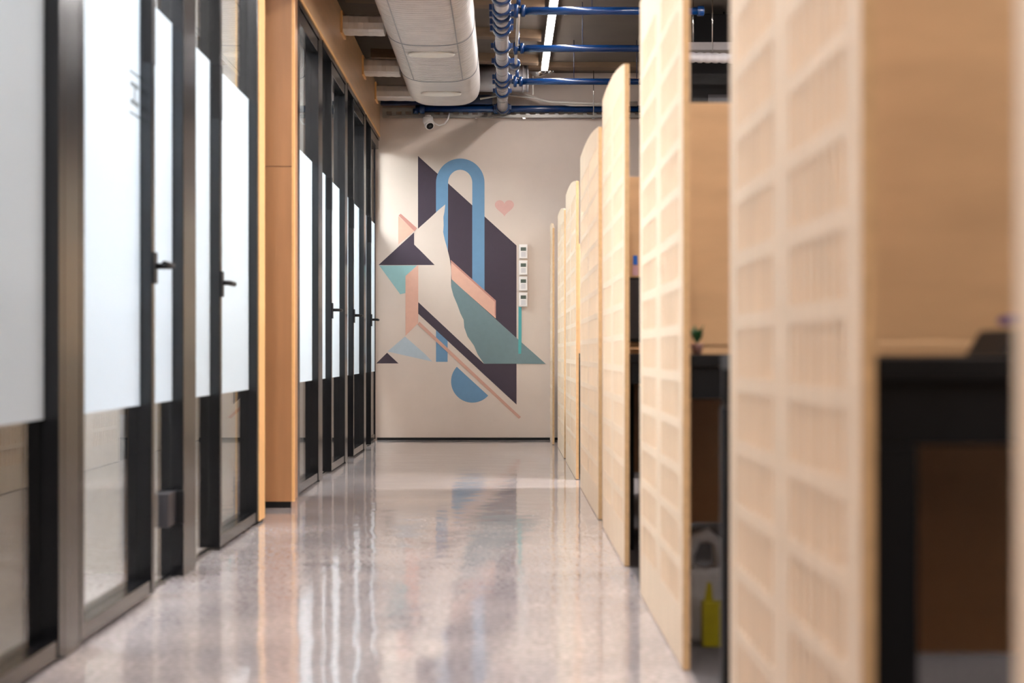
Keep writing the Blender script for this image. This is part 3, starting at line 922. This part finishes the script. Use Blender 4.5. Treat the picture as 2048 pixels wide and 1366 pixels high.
MB().prism([(0.532, 0.1155), (0.556, 0.1155), (0.551, 0.165), (0.540, 0.168)], 'y', by - 0.03, by - 0.024).build('flap', 'yellow', yb_)

# monitor and notes in the third bay
my = DIV[3] - 0.16
mo = empty('monitor', (0.75, my, 0.775))
tag(mo, 'black computer monitor between the third and fourth end panels', 'monitor')
box('screen', 'black', (0.475, 0.99, my, my + 0.03, 0.82, 1.075), mo, 0.004)
box('bezel', 'dark_grey', (0.485, 0.98, my - 0.003, my - 0.0002, 0.835, 1.065), mo)
box('stand', 'black', (0.71, 0.75, my + 0.031, my + 0.05, 0.785, 0.95), mo)
box('base', 'black', (0.63, 0.83, my - 0.05, my + 0.09, 0.7752, 0.7848), mo, 0.003)
yn = DIV[3]
tag(box('sticky_note', 'note_blue', (wx(1266, yn), wx(1275, yn), yn - 0.002, yn - 0.0002, wz(530, yn), wz(511, yn))), 'blue sticky note on the divider above the black monitor', 'note', 'sticky notes')
tag(box('sticky_note', 'note_pink', (wx(1265, yn), wx(1276, yn), yn - 0.002, yn - 0.0002, wz(551, yn), wz(532, yn))), 'pink sticky note just below the blue one', 'note', 'sticky notes')

# overhead duct work and tall cabinet beyond the second bay
bu = empty('ceiling_unit', (2.4, 11.65, 2.45))
tag(bu, 'black ceiling unit hung behind the grey ducts over the workstations', 'ceiling unit')
box('casing', 'black', (1.33, 3.6, 11.42, 11.95, 2.47, 3.20), bu, 0.01)
box('grille', 'dark_grey', (1.45, 3.5, 11.412, 11.4195, 2.55, 2.62), bu)
for xh in (1.6, 3.3):
    MB().tube([(xh, 11.7, 3.20), (xh, 11.7, CEIL)], 0.006, 6).build('hanger', 'black', bu)
gd = empty('grey_duct', (1.6, 11.0, 2.86))
tag(gd, 'flat grey duct over the workstations in front of the black wall', 'duct')
box('casing', 'grey', (1.10, 3.2, 10.9, 11.2, wz(100, 10.9), wz(84, 10.9)), gd, 0.004)
box('seam', 'tray', (2.0, 2.03, 10.89, 11.21, wz(101, 10.9), wz(83, 10.9)), gd)
for xh in (1.3, 2.9):
    MB().tube([(xh, 11.05, wz(84, 10.9)), (xh, 11.05, CEIL)], 0.005, 6).build('hanger', 'chrome', gd)
fd = empty('flexible_duct', (1.6, 10.8, 2.78))
tag(fd, 'ribbed grey flexible duct hanging just below the flat grey duct', 'duct')
path = []; rad = []
for i in range(121):
    x = 1.08 + 2.1 * i / 120
    path.append((x, 10.8, wz(113, 10.8) - 0.012 * math.sin(math.pi * i / 60)))
    rad.append(0.036 if i % 3 else 0.030)
MB().tube(path, rad, 16).build('ribbed_hose', 'grey', fd)
for xh in (1.4, 2.6):
    MB().tube([(xh, 10.8, wz(104, 10.8)), (xh, 10.8, CEIL)], 0.004, 6).build('hanger', 'chrome', fd)
cb = empty('tall_cabinet', (1.6, 10.2, 0.0))
tag(cb, 'tall dark grey cabinet with light grey side beyond the workstations', 'cabinet')
cy_ = 13.3
xl = wx(1402, cy_)
zt = wz(152, cy_)
box('body', 'dark_grey', (xl, xl + 0.9, cy_ + 0.02, cy_ + 0.55, 0.06, zt), cb, 0.004)
box('side_panel', 'grey', (xl - 0.06, xl - 0.001, cy_, cy_ + 0.55, 0.06, wz(171, cy_)), cb, 0.003)
box('plinth', 'black', (xl - 0.05, xl + 0.89, cy_ + 0.03, cy_ + 0.54, -0.004, 0.0595), cb)
for i in range(2):
    d = box('cabinet_door', 'dark_grey', (xl + 0.005 + i * 0.447, xl + 0.443 + i * 0.447, cy_, cy_ + 0.0195, 0.07, zt - 0.01), cb, 0.003)
    box('handle', 'chrome', (xl + 0.40 + i * 0.07, xl + 0.415 + i * 0.07, cy_ - 0.025, cy_ - 0.0002, 1.0, 1.2), d)
